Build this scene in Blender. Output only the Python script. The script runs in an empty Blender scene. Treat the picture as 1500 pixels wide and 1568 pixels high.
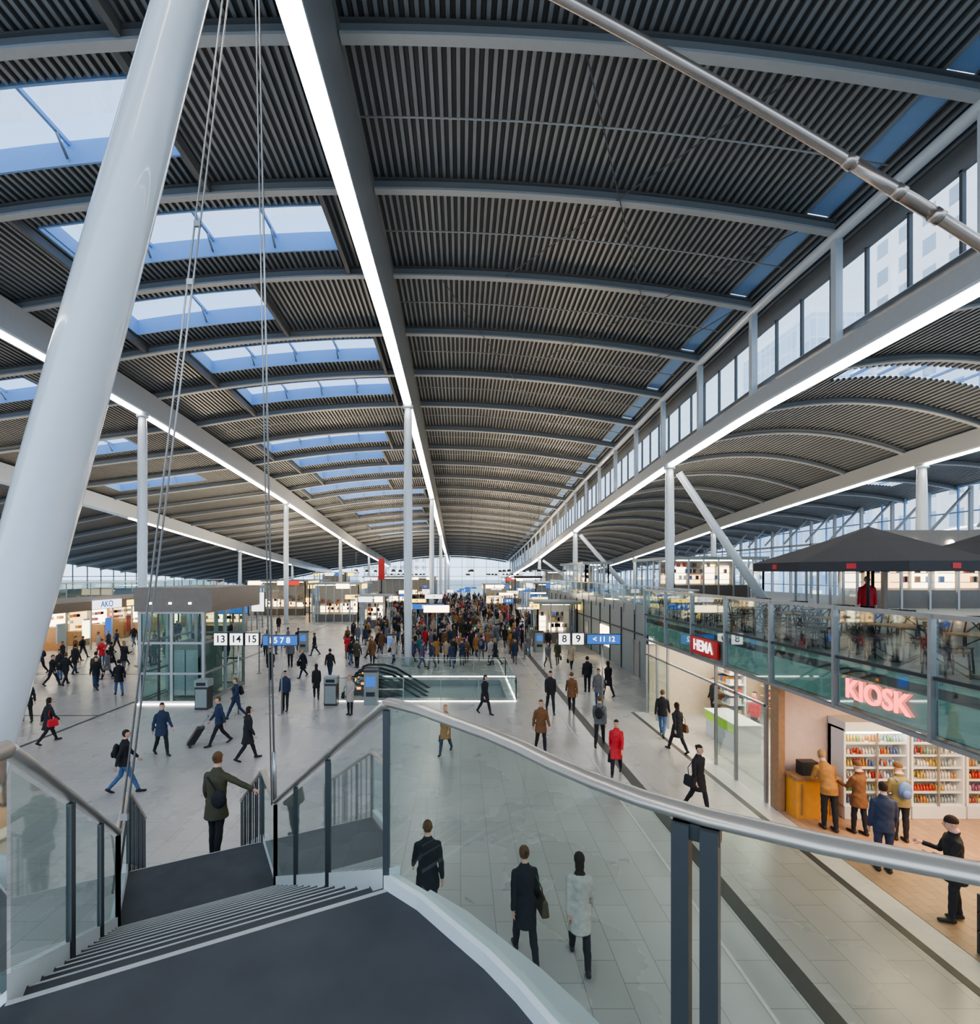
import bpy, math, random
import numpy as np
from mathutils import Vector, Matrix
random.seed(7); rnd=random.Random(11)
D=bpy.data; SC=bpy.context.scene; COL=SC.collection

# ------------------------------------------------------------------ materials
def mat(name,col,rough=.6,metal=0,emi=None,es=0,noise=.12,nscale=6,bump=0,coat=0,spec=None):
    m=D.materials.new(name); m.use_nodes=True; nt=m.node_tree; b=nt.nodes['Principled BSDF']
    b.inputs['Roughness'].default_value=rough; b.inputs['Metallic'].default_value=metal
    if spec is not None: b.inputs['Specular IOR Level'].default_value=spec
    tc=nt.nodes.new('ShaderNodeTexCoord'); n=nt.nodes.new('ShaderNodeTexNoise'); n.inputs['Scale'].default_value=nscale
    n.inputs['Detail'].default_value=3
    nt.links.new(tc.outputs['Object'],n.inputs['Vector'])
    r=nt.nodes.new('ShaderNodeMix'); r.data_type='RGBA'
    c=list(col)
    r.inputs[6].default_value=[max(0,x*(1-noise)) for x in c]+[1]; r.inputs[7].default_value=[min(1,x*(1+noise)) for x in c]+[1]
    nt.links.new(n.outputs['Fac'],r.inputs[0]); nt.links.new(r.outputs[2],b.inputs['Base Color'])
    if emi: b.inputs['Emission Color'].default_value=list(emi)+[1]; b.inputs['Emission Strength'].default_value=es
    if bump:
        bp=nt.nodes.new('ShaderNodeBump'); bp.inputs['Strength'].default_value=bump
        nt.links.new(n.outputs['Fac'],bp.inputs['Height']); nt.links.new(bp.outputs[0],b.inputs['Normal'])
    if coat: b.inputs['Coat Weight'].default_value=coat
    return m
def glass(name,tint=(.8,.9,.88),refl=1.0,base=.03):
    m=D.materials.new(name); m.use_nodes=True; nt=m.node_tree; nt.nodes.clear()
    o=nt.nodes.new('ShaderNodeOutputMaterial'); t=nt.nodes.new('ShaderNodeBsdfTransparent'); g=nt.nodes.new('ShaderNodeBsdfGlossy')
    mx=nt.nodes.new('ShaderNodeMixShader'); f=nt.nodes.new('ShaderNodeFresnel'); f.inputs['IOR'].default_value=1.4
    t.inputs[0].default_value=list(tint)+[1]; g.inputs['Roughness'].default_value=.03; g.inputs[0].default_value=(.95,1,1,1)
    ma=nt.nodes.new('ShaderNodeMath'); ma.operation='MULTIPLY_ADD'; ma.inputs[1].default_value=refl; ma.inputs[2].default_value=base; ma.use_clamp=True
    nt.links.new(f.outputs[0],ma.inputs[0]); nt.links.new(ma.outputs[0],mx.inputs[0]); nt.links.new(t.outputs[0],mx.inputs[1]); nt.links.new(g.outputs[0],mx.inputs[2]); nt.links.new(mx.outputs[0],o.inputs[0])
    return m
def frosted(name,col,alpha=.25):
    m=D.materials.new(name); m.use_nodes=True; nt=m.node_tree; nt.nodes.clear()
    o=nt.nodes.new('ShaderNodeOutputMaterial'); t=nt.nodes.new('ShaderNodeBsdfTransparent'); d=nt.nodes.new('ShaderNodeBsdfPrincipled')
    d.inputs['Base Color'].default_value=list(col)+[1]; d.inputs['Roughness'].default_value=.25
    mx=nt.nodes.new('ShaderNodeMixShader'); mx.inputs[0].default_value=1-alpha
    nt.links.new(t.outputs[0],mx.inputs[1]); nt.links.new(d.outputs[0],mx.inputs[2]); nt.links.new(mx.outputs[0],o.inputs[0]); return m
def emis(name,col,s):
    m=D.materials.new(name); m.use_nodes=True; nt=m.node_tree; nt.nodes.clear()
    o=nt.nodes.new('ShaderNodeOutputMaterial'); e=nt.nodes.new('ShaderNodeEmission'); e.inputs[0].default_value=list(col)+[1]; e.inputs[1].default_value=s
    nt.links.new(e.outputs[0],o.inputs[0]); return m
def tilemat(name,c1,c2,mortar,sx,sy,rough=.35,ms=.012,offset=0.5):
    m=D.materials.new(name); m.use_nodes=True; nt=m.node_tree; b=nt.nodes['Principled BSDF']
    tc=nt.nodes.new('ShaderNodeTexCoord'); br=nt.nodes.new('ShaderNodeTexBrick')
    br.inputs['Color1'].default_value=list(c1)+[1]; br.inputs['Color2'].default_value=list(c2)+[1]; br.inputs['Mortar'].default_value=list(mortar)+[1]
    br.inputs['Scale'].default_value=1; br.inputs['Mortar Size'].default_value=ms; br.inputs['Brick Width'].default_value=sx; br.inputs['Row Height'].default_value=sy
    br.offset=offset; br.inputs['Mortar Smooth'].default_value=.1
    mp=nt.nodes.new('ShaderNodeMapping'); mp.inputs['Rotation'].default_value=(0,0,math.pi/2)
    nt.links.new(tc.outputs['Object'],mp.inputs['Vector']); nt.links.new(mp.outputs[0],br.inputs['Vector'])
    n=nt.nodes.new('ShaderNodeTexNoise'); n.inputs['Scale'].default_value=.35; n.inputs['Detail'].default_value=5
    nt.links.new(tc.outputs['Object'],n.inputs['Vector'])
    r=nt.nodes.new('ShaderNodeMix'); r.data_type='RGBA'; r.blend_type='MULTIPLY'; r.inputs[0].default_value=.4
    nt.links.new(br.outputs['Color'],r.inputs[6]); nt.links.new(n.outputs['Fac'],r.inputs[7]); nt.links.new(r.outputs[2],b.inputs['Base Color'])
    mr=nt.nodes.new('ShaderNodeMapRange'); mr.inputs[3].default_value=rough-.1; mr.inputs[4].default_value=rough+.12
    nt.links.new(n.outputs['Fac'],mr.inputs[0]); nt.links.new(mr.outputs[0],b.inputs['Roughness'])
    return m
def winmat(name,wall,gl,bw,bh,ms,emi=0):
    m=D.materials.new(name); m.use_nodes=True; nt=m.node_tree; b=nt.nodes['Principled BSDF']
    tc=nt.nodes.new('ShaderNodeTexCoord'); sp=nt.nodes.new('ShaderNodeSeparateXYZ'); cb=nt.nodes.new('ShaderNodeCombineXYZ'); ad=nt.nodes.new('ShaderNodeMath'); ad.operation='ADD'
    nt.links.new(tc.outputs['Object'],sp.inputs[0]); nt.links.new(sp.outputs[0],ad.inputs[0]); nt.links.new(sp.outputs[1],ad.inputs[1]); nt.links.new(ad.outputs[0],cb.inputs[0]); nt.links.new(sp.outputs[2],cb.inputs[1])
    br=nt.nodes.new('ShaderNodeTexBrick'); br.offset=0; br.inputs['Scale'].default_value=1; br.inputs['Brick Width'].default_value=bw; br.inputs['Row Height'].default_value=bh; br.inputs['Mortar Size'].default_value=ms
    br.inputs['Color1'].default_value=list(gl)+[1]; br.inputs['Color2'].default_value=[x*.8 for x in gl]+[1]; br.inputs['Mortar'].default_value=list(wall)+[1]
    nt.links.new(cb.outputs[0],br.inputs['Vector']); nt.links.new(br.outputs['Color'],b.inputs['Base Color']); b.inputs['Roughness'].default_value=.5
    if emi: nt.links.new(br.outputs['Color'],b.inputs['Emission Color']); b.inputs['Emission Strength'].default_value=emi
    return m
M={}
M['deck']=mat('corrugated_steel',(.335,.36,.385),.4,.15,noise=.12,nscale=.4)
M['deckg']=mat('corrugated_steel_groove_shade',(.125,.135,.145),.6,0,noise=.12,nscale=.4)  # same steel, darkened in colour to put shade into the grooves
M['beam']=mat('beam_paint',(.50,.525,.55),.45,noise=.05)
M['beamdk']=mat('beam_dark_paint',(.16,.17,.18),.6,noise=.05)
M['girder']=mat('girder_grey_paint',(.31,.33,.35),.5,noise=.05)
M['white']=mat('white_steel_paint',(.70,.76,.82),.22,noise=.03,coat=.5)
M['strip']=emis('strip_light_tube',(1,.96,.90),13)
M['blue']=mat('skylight_lining',(.30,.49,.82),.5,noise=.04)
M['floor']=tilemat('floor_tiles',(.545,.53,.505),(.50,.485,.46),(.30,.29,.275),.9,.6,.27,.006)
M['line']=mat('dark_floor_band',(.06,.06,.06),.5)
M['lline']=mat('light_floor_band',(.62,.60,.57),.4)
M['tread']=mat('tread_dark_stone',(.072,.075,.084),.7,noise=.3,nscale=3,spec=.25)
M['nose']=mat('tread_nosing',(.45,.45,.44),.6,spec=.3)
M['wht']=mat('white_panel',(.70,.73,.74),.4,noise=.04)
M['rail']=mat('satin_handrail',(.54,.49,.43),.3,.6,noise=.05)
M['post']=mat('balustrade_post',(.10,.11,.115),.4,.5,noise=.06)
M['gl']=glass('clear_glass',(.72,.83,.80),.75,.035)
M['glg']=glass('green_tinted_glass',(.60,.76,.71),.5,.04)
M['glf']=glass('facade_glass',(.74,.86,.83),.28,.02)
M['glw']=glass('window_glass',(.90,.95,.99),.3,.01)
M['glsky']=glass('skylight_glass',(.66,.79,.96),.3,.01)
M['mint']=frosted('frosted_mint_glass',(.30,.48,.42),.1)
M['rod']=mat('polished_rod',(.46,.40,.36),.25,.8,noise=.1)
M['cable']=mat('steel_cable',(.40,.40,.40),.3,.7)
M['black']=mat('black_rubber',(.015,.015,.017),.45)
M['dark']=mat('dark_metal',(.05,.053,.058),.45,.3)
M['steel']=mat('brushed_steel',(.38,.39,.40),.35,.7)
M['brown']=mat('bronze_cladding',(.18,.15,.125),.35,.5)
M['grey']=mat('grey_panel',(.26,.29,.285),.5)
M['wall']=mat('wall_paint_warm',(.68,.52,.45),.6)
M['lwall']=mat('shop_wall_grey',(.36,.33,.30),.6)
M['cream']=mat('cream_panel',(.58,.50,.38),.5)
M['orange']=mat('orange_laminate',(.75,.33,.06),.4)
M['wood']=mat('oak_wood',(.34,.20,.11),.45,noise=.3,nscale=9)
M['lime']=mat('lime_counter_selflit',(.35,.62,.05),.4,emi=(.4,.8,.05),es=.2)  # counter front is no lamp; faint emission brightens its green
M['red']=mat('red_lacquer',(.55,.02,.02),.4)
M['warmem']=emis('warm_lamp_panel',(1,.74,.44),14)
M['warmlo']=emis('warm_lit_display',(1,.60,.26),3.2)
M['warmhi']=emis('warm_light_box',(1,.80,.50),5)
M['coolem']=emis('white_lamp_panel',(1,.92,.78),13)
M['bluem']=emis('blue_display',(.05,.15,.50),1.2)
M['whitem']=emis('white_sign_face',(1,1,1),1.6)
M['led']=emis('led_line',(1,.97,.9),5)
M['redem']=emis('red_sign_letters',(1,.15,.13),3)
M['redsg']=emis('red_shop_sign',(.8,.05,.04),1.2)
M['oem']=emis('orange_indicator',(1,.3,.05),3)
M['gem']=emis('green_indicator',(.1,1,.2),2)
M['pem']=emis('purple_gate_light',(.7,.08,.8),1.5)
M['yel']=emis('yellow_sign',(1,.66,.14),2.8)
M['canvas']=mat('charcoal_canvas',(.05,.048,.052),.8,noise=.1)
M['kfloor']=tilemat('shop_floor_tiles',(.55,.36,.23),(.46,.30,.20),(.3,.2,.15),.4,.2,.4,.006)
M['bld']=winmat('office_facade_selflit',(.85,.87,.9),(.40,.48,.58),3.2,3.4,.8,.75)  # emission stands in for daylight on the facade
M['bld2']=winmat('glass_facade_selflit',(.6,.7,.8),(.48,.62,.8),1.8,3.6,.15,.8)  # also self-lit, daylight brightness put into the material
for i,c in enumerate([(.48,.06,.04),(.55,.40,.12),(.14,.28,.14),(.10,.16,.38),(.72,.70,.66),(.28,.12,.20),(.50,.24,.08),(.34,.42,.45)]): M['g%d'%i]=mat('goods_colour_%d'%i,c,.4)

# ------------------------------------------------------------------ mesh builder
class MB:
    def __init__(s): s.v=[];s.f=[];s.m=[];s.sm=[];s.mats=[]
    def mi(s,m):
        if isinstance(m,int): return m
        m=M[m] if isinstance(m,str) else m
        if m not in s.mats: s.mats.append(m)
        return s.mats.index(m)
    def face(s,pts,m,sm=False):
        b=len(s.v); s.v+= [tuple(p) for p in pts]; s.f.append(tuple(range(b,b+len(pts)))); s.m.append(s.mi(m)); s.sm.append(sm)
    def hexa(s,p,m):
        b=len(s.v); s.v+=[tuple(q) for q in p]; k=s.mi(m)
        for f in ((0,3,2,1),(4,5,6,7),(0,1,5,4),(1,2,6,5),(2,3,7,6),(3,0,4,7)): s.f.append(tuple(b+i for i in f)); s.m.append(k); s.sm.append(False)
    def box(s,x0,x1,y0,y1,z0,z1,m):
        s.hexa([(x0,y0,z0),(x1,y0,z0),(x1,y1,z0),(x0,y1,z0),(x0,y0,z1),(x1,y0,z1),(x1,y1,z1),(x0,y1,z1)],m)
    def prism(s,poly,z0,z1,m,mtop=None):
        n=len(poly); s.face([(x,y,z1) for x,y in poly],mtop or m); s.face([(x,y,z0) for x,y in reversed(poly)],m)
        for i in range(n):
            a=poly[i];b=poly[(i+1)%n]; s.face([(a[0],a[1],z0),(b[0],b[1],z0),(b[0],b[1],z1),(a[0],a[1],z1)],m)
    def loft(s,rings,m,caps=True,sm=True):
        k=s.mi(m); b=len(s.v); n=len(rings[0])
        for r in rings: s.v+=[tuple(p) for p in r]
        for i in range(len(rings)-1):
            for j in range(n):
                s.f.append((b+i*n+j,b+i*n+(j+1)%n,b+(i+1)*n+(j+1)%n,b+(i+1)*n+j)); s.m.append(k); s.sm.append(sm)
        if caps:
            s.f.append(tuple(b+j for j in reversed(range(n)))); s.m.append(k); s.sm.append(False)
            e=b+(len(rings)-1)*n; s.f.append(tuple(e+j for j in range(n))); s.m.append(k); s.sm.append(False)
    def tube(s,path,r,m,n=10,caps=True,flat=1.0):
        P=[Vector(p) for p in path]; R=r if isinstance(r,(list,tuple)) else [r]*len(P); rings=[]
        prev=None
        for i,p in enumerate(P):
            d=(P[min(i+1,len(P)-1)]-P[max(i-1,0)]).normalized()
            if prev is None:
                up=Vector((0,0,1)) if abs(d.z)<.9 else Vector((0,1,0)); a=d.cross(up).normalized()
            else: a=(prev-d*prev.dot(d)).normalized()
            prev=a; c=d.cross(a)
            rings.append([p+a*R[i]*math.cos(t*2*math.pi/n)+c*R[i]*flat*math.sin(t*2*math.pi/n) for t in range(n)])
        s.loft(rings,m,caps)
    def sweep(s,path,w,h,m,dz=0):
        P=[Vector(p) for p in path]; rings=[]
        for i,p in enumerate(P):
            d=(P[min(i+1,len(P)-1)]-P[max(i-1,0)]); d.z=0; d.normalize(); a=Vector((d.y,-d.x,0))*w/2
            z=Vector((0,0,1)); rings.append([p-a+z*dz,p+a+z*dz,p+a+z*(dz+h),p-a+z*(dz+h)])
        s.loft(rings,m,True,False)
    def ell(s,c,rx,ry,rz,m,n=12,k=8,rot=None):
        c=Vector(c); rings=[]
        for i in range(k+1):
            ph=-math.pi/2+math.pi*(i+.0)/k; ph=max(-1.5,min(1.5,ph))
            r=[]
            for j in range(n):
                q=Vector((rx*math.cos(ph)*math.cos(2*math.pi*j/n),ry*math.cos(ph)*math.sin(2*math.pi*j/n),rz*math.sin(ph)))
                if rot: q=rot@q
                r.append(c+q)
            rings.append(r)
        s.loft(rings,m)
    def mesh(s,name):
        me=D.meshes.new(name); me.from_pydata(s.v,[],s.f)
        for m in s.mats: me.materials.append(m)
        me.polygons.foreach_set('material_index',s.m); me.polygons.foreach_set('use_smooth',s.sm); me.update(); return me
    def obj(s,name,parent=None,loc=None,rz=0):
        o=D.objects.new(name,s.mesh(name)); COL.objects.link(o)
        if loc: o.location=loc
        o.rotation_euler[2]=rz
        if parent: o.parent=parent
        return o
def empty(name,loc=(0,0,0)):
    o=D.objects.new(name,None); o.location=loc; o.empty_display_size=.1; COL.objects.link(o); return o
def text(body,size,loc,rot,m,parent=None,ext=.01,name='lettering'):
    c=D.curves.new(name,'FONT'); c.body=body; c.size=size; c.extrude=ext; c.align_x='CENTER'; c.align_y='CENTER'; c.offset=.008*size/.5
    c.materials.append(M[m] if isinstance(m,str) else m)
    o=D.objects.new(name,c); o.location=loc; o.rotation_euler=rot; COL.objects.link(o)
    if parent: o.parent=parent; o.matrix_parent_inverse=Matrix.Translation(-Vector(parent.location))
    return o
FX=(math.pi/2,0,0); FS=(math.pi/2,0,-math.pi/2)

# ------------------------------------------------------------------ camera / world
cam=D.cameras.new('camera'); co=D.objects.new('camera',cam); COL.objects.link(co); SC.camera=co
co.location=(0,0,6.0); co.rotation_euler=(math.pi/2,0,0)
cam.sensor_fit='HORIZONTAL'; cam.sensor_width=36; cam.lens=36*800/1500; cam.shift_x=.03; cam.shift_y=94/1500
cam.clip_start=.05; cam.clip_end=600
w=D.worlds.new('overcast_sky'); SC.world=w; w.use_nodes=True; nt=w.node_tree; bg=nt.nodes['Background']
bg.inputs[0].default_value=(.66,.81,1,1); bg.inputs[1].default_value=1.9

# ------------------------------------------------------------------ roof
def drop(y): return float(np.interp(y,[-20,24,34,46,58,71,100,132,156],[0,0,-.45,-1.25,-2.1,-3.2,-5.6,-7.6,-9.2]))
def R(x):
    if x<-38: return 15.9+(x+38)*.2
    if x<-20.7: return 18.15+ (x+20.7)*.13
    return 19.8-.0055*(x+3.3)**2
def R2(x):
    if x<30: return 14.4+1.5*(1-((x-22)/8)**2)
    return 14.4+.9*(1-((x-37)/7)**2)
BAY=5.4; Y0=13.5-4*BAY; NB=30
sky={4:(-17,-9.3),5:(-16.3,-5.4),6:(-17.5,-10),7:(-16,-5.2),8:(-15.6,-5.1),10:(-18,-6.9),11:(-17,-8),12:(-16,-6),13:(-19,-9),14:(-16,-5),16:(-16,-6),18:(-16,-6),3:(-17,-9),1:(-16,-6),20:(-16,-6)}
skyL={7:(-36,-26),9:(-35,-27),11:(-36,-27)}
def deck(name,x0,x1,per,amp,Rf,holes,off):
    npd=int((x1-x0)/per); xs=[];zs=[];gm=[]
    for i in range(npd):
        a=x0+i*per
        for fx,z in ((0,0),(.42,0),(.52,1),(.9,1)): xs.append(a+fx*per); zs.append(z*amp)
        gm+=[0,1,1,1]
    xs.append(x0+npd*per); zs.append(0)
    rows=[Y0+i*BAY/4 for i in range(NB*4+1)]; v=[];f=[];mi=[]
    for y in rows:
        d=drop(y)
        for x,z in zip(xs,zs): v.append((x,y,Rf(x)+off+z+d))
    n=len(xs)
    for j in range(len(rows)-1):
        hs=holes(j//4,j%4)
        for i in range(n-1):
            xm=(xs[i]+xs[i+1])/2
            if any(a<xm<b for a,b in hs): continue
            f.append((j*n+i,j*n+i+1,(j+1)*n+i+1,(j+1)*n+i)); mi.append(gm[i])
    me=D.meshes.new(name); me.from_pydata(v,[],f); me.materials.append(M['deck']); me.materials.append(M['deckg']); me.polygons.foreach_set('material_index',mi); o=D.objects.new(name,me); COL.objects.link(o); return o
def holes_main(b,q):
    h=[(12.5,13.2)]
    if q in(1,2):
        if b in sky: h.append(sky[b])
        if b in skyL: h.append(skyL[b])
    return h
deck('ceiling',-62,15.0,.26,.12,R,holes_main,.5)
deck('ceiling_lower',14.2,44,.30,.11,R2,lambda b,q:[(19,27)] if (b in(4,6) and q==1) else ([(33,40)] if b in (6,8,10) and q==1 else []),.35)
s=MB()
for b,x0,x1 in ((4,18.8,27.2),(6,18.8,27.2),(6,32.8,40.2),(8,32.8,40.2),(10,32.8,40.2)):
    ya=Y0+b*BAY+BAY/4-.05; yb=ya+BAY/4+.1; xs=[x0+(x1-x0)*i/6 for i in range(7)]
    for i in range(6):
        a,c=xs[i],xs[i+1]; s.face([(a,ya,R2(a)+.5+drop(ya)),(c,ya,R2(c)+.5+drop(ya)),(c,yb,R2(c)+.5+drop(yb)),(a,yb,R2(a)+.5+drop(yb))],'glsky')
        s.box(a-.05,a+.05,ya,yb,R2(a)+.38+drop(ya),R2(a)+.5+drop(ya),'blue')
s.obj('lower_roof_skylights')
for dct in (sky,skyL):
    for b,(x0,x1) in dct.items():
        y0=Y0+b*BAY+BAY/4; y1=y0+BAY/2
        s=MB(); t=.08; H_=.8; xs=[x0+(x1-x0)*i/8 for i in range(9)]
        zz=lambda x,y:R(x)+.46+drop(y)
        for yy in (y0-t/2,y1+t/2): s.sweep([(x,yy,zz(x,yy)) for x in xs],t,H_,'blue')
        for xx in (x0-t/2,x1+t/2): s.sweep([(xx,y0,zz(xx,y0)),(xx,y1,zz(xx,y1))],t,H_,'blue')
        for i in range(8): a,c=xs[i],xs[i+1]; s.face([(a,y0,zz(a,y0)+H_),(c,y0,zz(c,y0)+H_),(c,y1,zz(c,y1)+H_),(a,y1,zz(a,y1)+H_)],'glsky')
        k=max(2,int((x1-x0)/2.6))
        for i in range(1,k):
            x=x0+(x1-x0)*i/k; s.sweep([(x,y0,zz(x,y0)),(x,y1,zz(x,y1))],.1,.14,'blue',H_-.16); s.tube([(x,y1-.05,zz(x,y1)+.15),(x,y1-.6,zz(x,y1)+H_-.12)],.05,'steel',6)
        s.obj('skylight')
s=MB()
for b in range(0,NB):
    y0=Y0+b*BAY+.02; y1=Y0+(b+1)*BAY-.02
    s.face([(12.4,y0,R(12.4)+.6+drop(y0)),(13.3,y0,R(13.3)+.6+drop(y0)),(13.3,y1,R(13.3)+.6+drop(y1)),(12.4,y1,R(12.4)+.6+drop(y1))],'blue')
s.obj('roof_edge_glazing')
def beam(xs,Rf,y,name,h=.42,wd=.3):
    s=MB(); d=drop(y); p=[(x,y,Rf(x)+d) for x in xs]
    s.sweep(p,wd,.08,'beam'); s.sweep(p,.1,h-.12,'girder',.07); s.sweep(p,wd,.06,'beamdk',h-.05)
    s.obj(name)
def fr(a,b,n): return [a+(b-a)*i/n for i in range(n+1)]
for b in range(0,NB+1):
    y=Y0+b*BAY
    if y<-4: continue
    beam(fr(-61.5,-3.75,40),R,y,'roof_beam'); beam(fr(-3.1,13.5,16),R,y,'roof_beam')
    beam(fr(14.5,30,14),R2,y,'lower_roof_beam',.35,.26)
    if y>0: beam(fr(30.4,43.8,8),R2,y,'lower_roof_beam',.35,.26)
s=MB()
for b in range(1,NB):
    y=Y0+b*BAY+BAY/2; d=drop(y)
    s.tube([(x,y,R(x)+.36+d) for x in fr(-3.1,13.3,10)],.03,'beam',5)
    if b not in sky: s.tube([(x,y,R(x)+.36+d) for x in fr(-20,-3.9,10)],.03,'beam',5)
s.obj('roof_purlin_rods')
s=MB()
for b in range(1,22):
    y0=Y0+b*BAY; 
    for x in ([sky[b][0]-.25,sky[b][1]+.25] if b in sky else []):
        s.sweep([(x,y0+.18,R(x)+.05+drop(y0)),(x,y0+BAY-.18,R(x)+.05+drop(y0+BAY))],.18,.38,'beamdk')
s.obj('skylight_trimmers')
s=MB()
def rp(x,y): return (x,y,R(x)+.1+drop(y))
for (a,c) in (((3.2,13.5),(11,29.7)),((9,13.5),(2,24.3)),((12.5,18.9),(3,35.1)),((-1,24.3),(6,40.5)),((13,24.3),(6,46))):
    s.tube([rp(*a),rp(*c)],.02,'beamdk',5)
s.obj('roof_cross_bracing')
def girder(x,bot,top,wd,name,y0=-6,y1=152,sw=.5,segs=((-6,152),),m='girder'):
    e=empty(name,(x,0,0)); ys=[y0+i*(y1-y0)/60 for i in range(61)]
    s=MB(); s.sweep([(0,y,bot+drop(y)) for y in ys],wd,top-bot,m); s.sweep([(0,y,bot-.1+drop(y)) for y in ys],wd*.95,.12,'white'); s.obj('box_girder',e)
    s=MB()
    for a,b in segs:
        ys2=fr(a,b,max(2,int((b-a)/2.5))); s.sweep([(0,y,bot-.17+drop(y)) for y in ys2],sw,.07,'strip')
    s.obj('light_strip',e)
SG=[(-6,33.6),(34.2,61.8),(62.4,89.7),(90.3,117.8),(118.3,150)]
girder(-3.42,17.5,20.0,.54,'central_roof_girder',segs=SG,sw=.48)
girder(-20.7,16.9,18.3,.8,'side_roof_girder',segs=SG,sw=.4,m='beam')
girder(-38,14.7,16.1,1.0,'outer_roof_girder',segs=[(60,88),(90,117)],sw=.4,m='white')
girder(13.6,13.55,14.15,.7,'clerestory_sill_girder',segs=SG,sw=.46,m='beam')
girder(30,13.6,14.6,.6,'lower_roof_girder',segs=SG,sw=.36,m='beam')
e=empty('clerestory_window_band',(13.6,0,0)); s=MB(); ys=fr(-6,151,60)
s.tube([(0,y,18.2+drop(y)) for y in ys],.2,'white',10)
s.tube([(.75,y,14.8+drop(y)) for y in ys],.32,'steel',10)
s.sweep([(1.1,y,14.0+drop(y)) for y in ys],.12,.8,'beam'); s.sweep([(1.1,y,17.75+drop(y)) for y in ys],.12,.9,'girder')
s.obj('chords_and_duct',e)
s=MB()
for b in range(0,NB-1):
    y=Y0+b*BAY; d=drop(y)
    if y<-5: continue
    s.box(-.13,.13,y-.13,y+.13,14.1+d,18.1+d,'white')
    for q in range(3):
        yy=y+q*BAY/3; dd=drop(yy); s.box(1.04,1.16,yy-.05,yy+.05,14.7+dd,17.8+dd,'beamdk'); 
    y2=y+BAY; s.face([(1.1,y,14.7+d),(1.1,y2,14.7+drop(y2)),(1.1,y2,17.8+drop(y2)),(1.1,y,17.8+d)],'glw')
s.obj('mullions_and_glass',e)
def column(x,y,z0,z1,r,name='roof_column',mid=1.25):
    s=MB(); zs=[(z0,.85),(z0+(z1-z0)*.25,mid*.9),(z0+(z1-z0)*.5,1.0),(z1-1,.9),(z1,.75)]
    s.tube([(0,0,z-z0) for z,_ in zs],[r*k for _,k in zs],'white',20); s.tube([(0,0,0),(0,0,.06)],r*1.5,'steel',20)
    s.tube([(0,0,z1-z0-.15),(0,0,z1-z0+.02)],r*1.2,'white',16)
    s.obj(name,loc=(x,y,z0))
for y in (34,62,90,118,145):
    column(-3.42,y,0,17.35+drop(y),.29,mid=1.0); column(-20.7,y,0,16.75+drop(y),.3,mid=1.0)
    column(-38,y,0,14.55+drop(y),.3,mid=1.0)
    column(13.6,y,4.21 if y<61 else 0,13.4+drop(y),.3,mid=1.0); column(30,y,4.21 if y<61 else 0,13.45+drop(y),.32,mid=1.0)
    if y<100:
        s=MB(); s.tube([(.3,0,13.0+drop(y)),(5.8,.0,4.3)],[.22,.3],'white',14); s.obj('diagonal_strut',loc=(13.9,y,0))
s=MB(); A=Vector((-9.1,9,0)); B=Vector((-3.42,7.8,17.35)); n=24
s.tube([A+(B-A)*(i/n) for i in range(n+1)],[.78*(.50+.16*math.sin(math.pi*min(1,(i/n)*.9+.15))-.12*(i/n)) for i in range(n+1)],'white',40); s.tube([A,A+Vector((0,0,.1))],.8,'steel',24)
s.obj('leaning_roof_support')
s=MB(); A=Vector((-3.3,8.05,17.3)); B=Vector((13.4,8.0,7.35)); pt=lambda t:A+(B-A)*t+Vector((0,0,.55*math.sin(math.pi*t)))
s.tube([pt(i/30) for i in range(31)],.085,'rod',14)
for t in (.555,.60,.635): s.tube([pt(t-.004),pt(t+.004)],.105,'rod',14)
s.tube([pt(.56),pt(.635)],.095,'rod',14)
s.obj('roof_tie_rod')
s=MB(); s.tube([(-2.5,7.04,2.9),(-2.85,7.1,19.5)],.014,'cable',8); s.tube([(-2.53,7.0,2.9),(-2.9,7.1,19.5)],.010,'cable',8); s.tube([(-2.5,7.04,2.93),(-2.515,7.04,3.6)],.03,'cable',8); s.obj('stair_suspension_cable')
s=MB()
for o in (-.03,.03): s.tube([(-4.10+o,6.2,2.2),(-3.2+o*1.5,8.3,19.5)],.013,'cable',8)
for t in (.05,.45,.5,.72): p=Vector((-4.10,6.2,2.2)).lerp(Vector((-3.2,8.3,19.5)),t); s.box(p.x-.045,p.x+.045,p.y-.02,p.y+.02,p.z-.04,p.z+.04,'cable')
s.obj('stair_suspension_cable')

# ------------------------------------------------------------------ floor
s=MB(); HX0,HX1,HY0,HY1=-4.6,2.2,25.2,29.4
for (a,b,c,d) in ((-64,HX0,-12,160),(HX1,60,-12,160),(HX0,HX1,-12,HY0),(HX0,HX1,HY1,160)): s.face([(a,c,0),(b,c,0),(b,d,0),(a,d,0)],'floor')
s.obj('floor')
s=MB(); s.box(4.85,5.15,-5,75,.0,.006,'line'); s.box(4.2,4.26,-5,75,.0,.006,'lline'); s.box(-15.3,-15.15,-5,60,.0,.006,'line'); s.box(7.35,7.5,-5,22.6,0,.006,'line')
s.box(-28,-15.3,31,31.12,0,.006,'line'); s.box(7.5,8,-5,22.6,0,.004,'lline'); s.box(-28,-15.3,22,22.1,0,.006,'line')
s.obj('floor_drain_bands')
s=MB(); s.box(8.0,14,1,13.3,.0,.012,'kfloor'); s.obj('shop_floor')
s=MB()
s.face([(HX0,HY0,0),(HX1,HY0,0),(HX1,HY0,-4.5),(HX0,HY0,-4.5)],'grey');s.face([(HX0,HY1,0),(HX1,HY1,0),(HX1,HY1,-4.5),(HX0,HY1,-4.5)],'grey')
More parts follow.
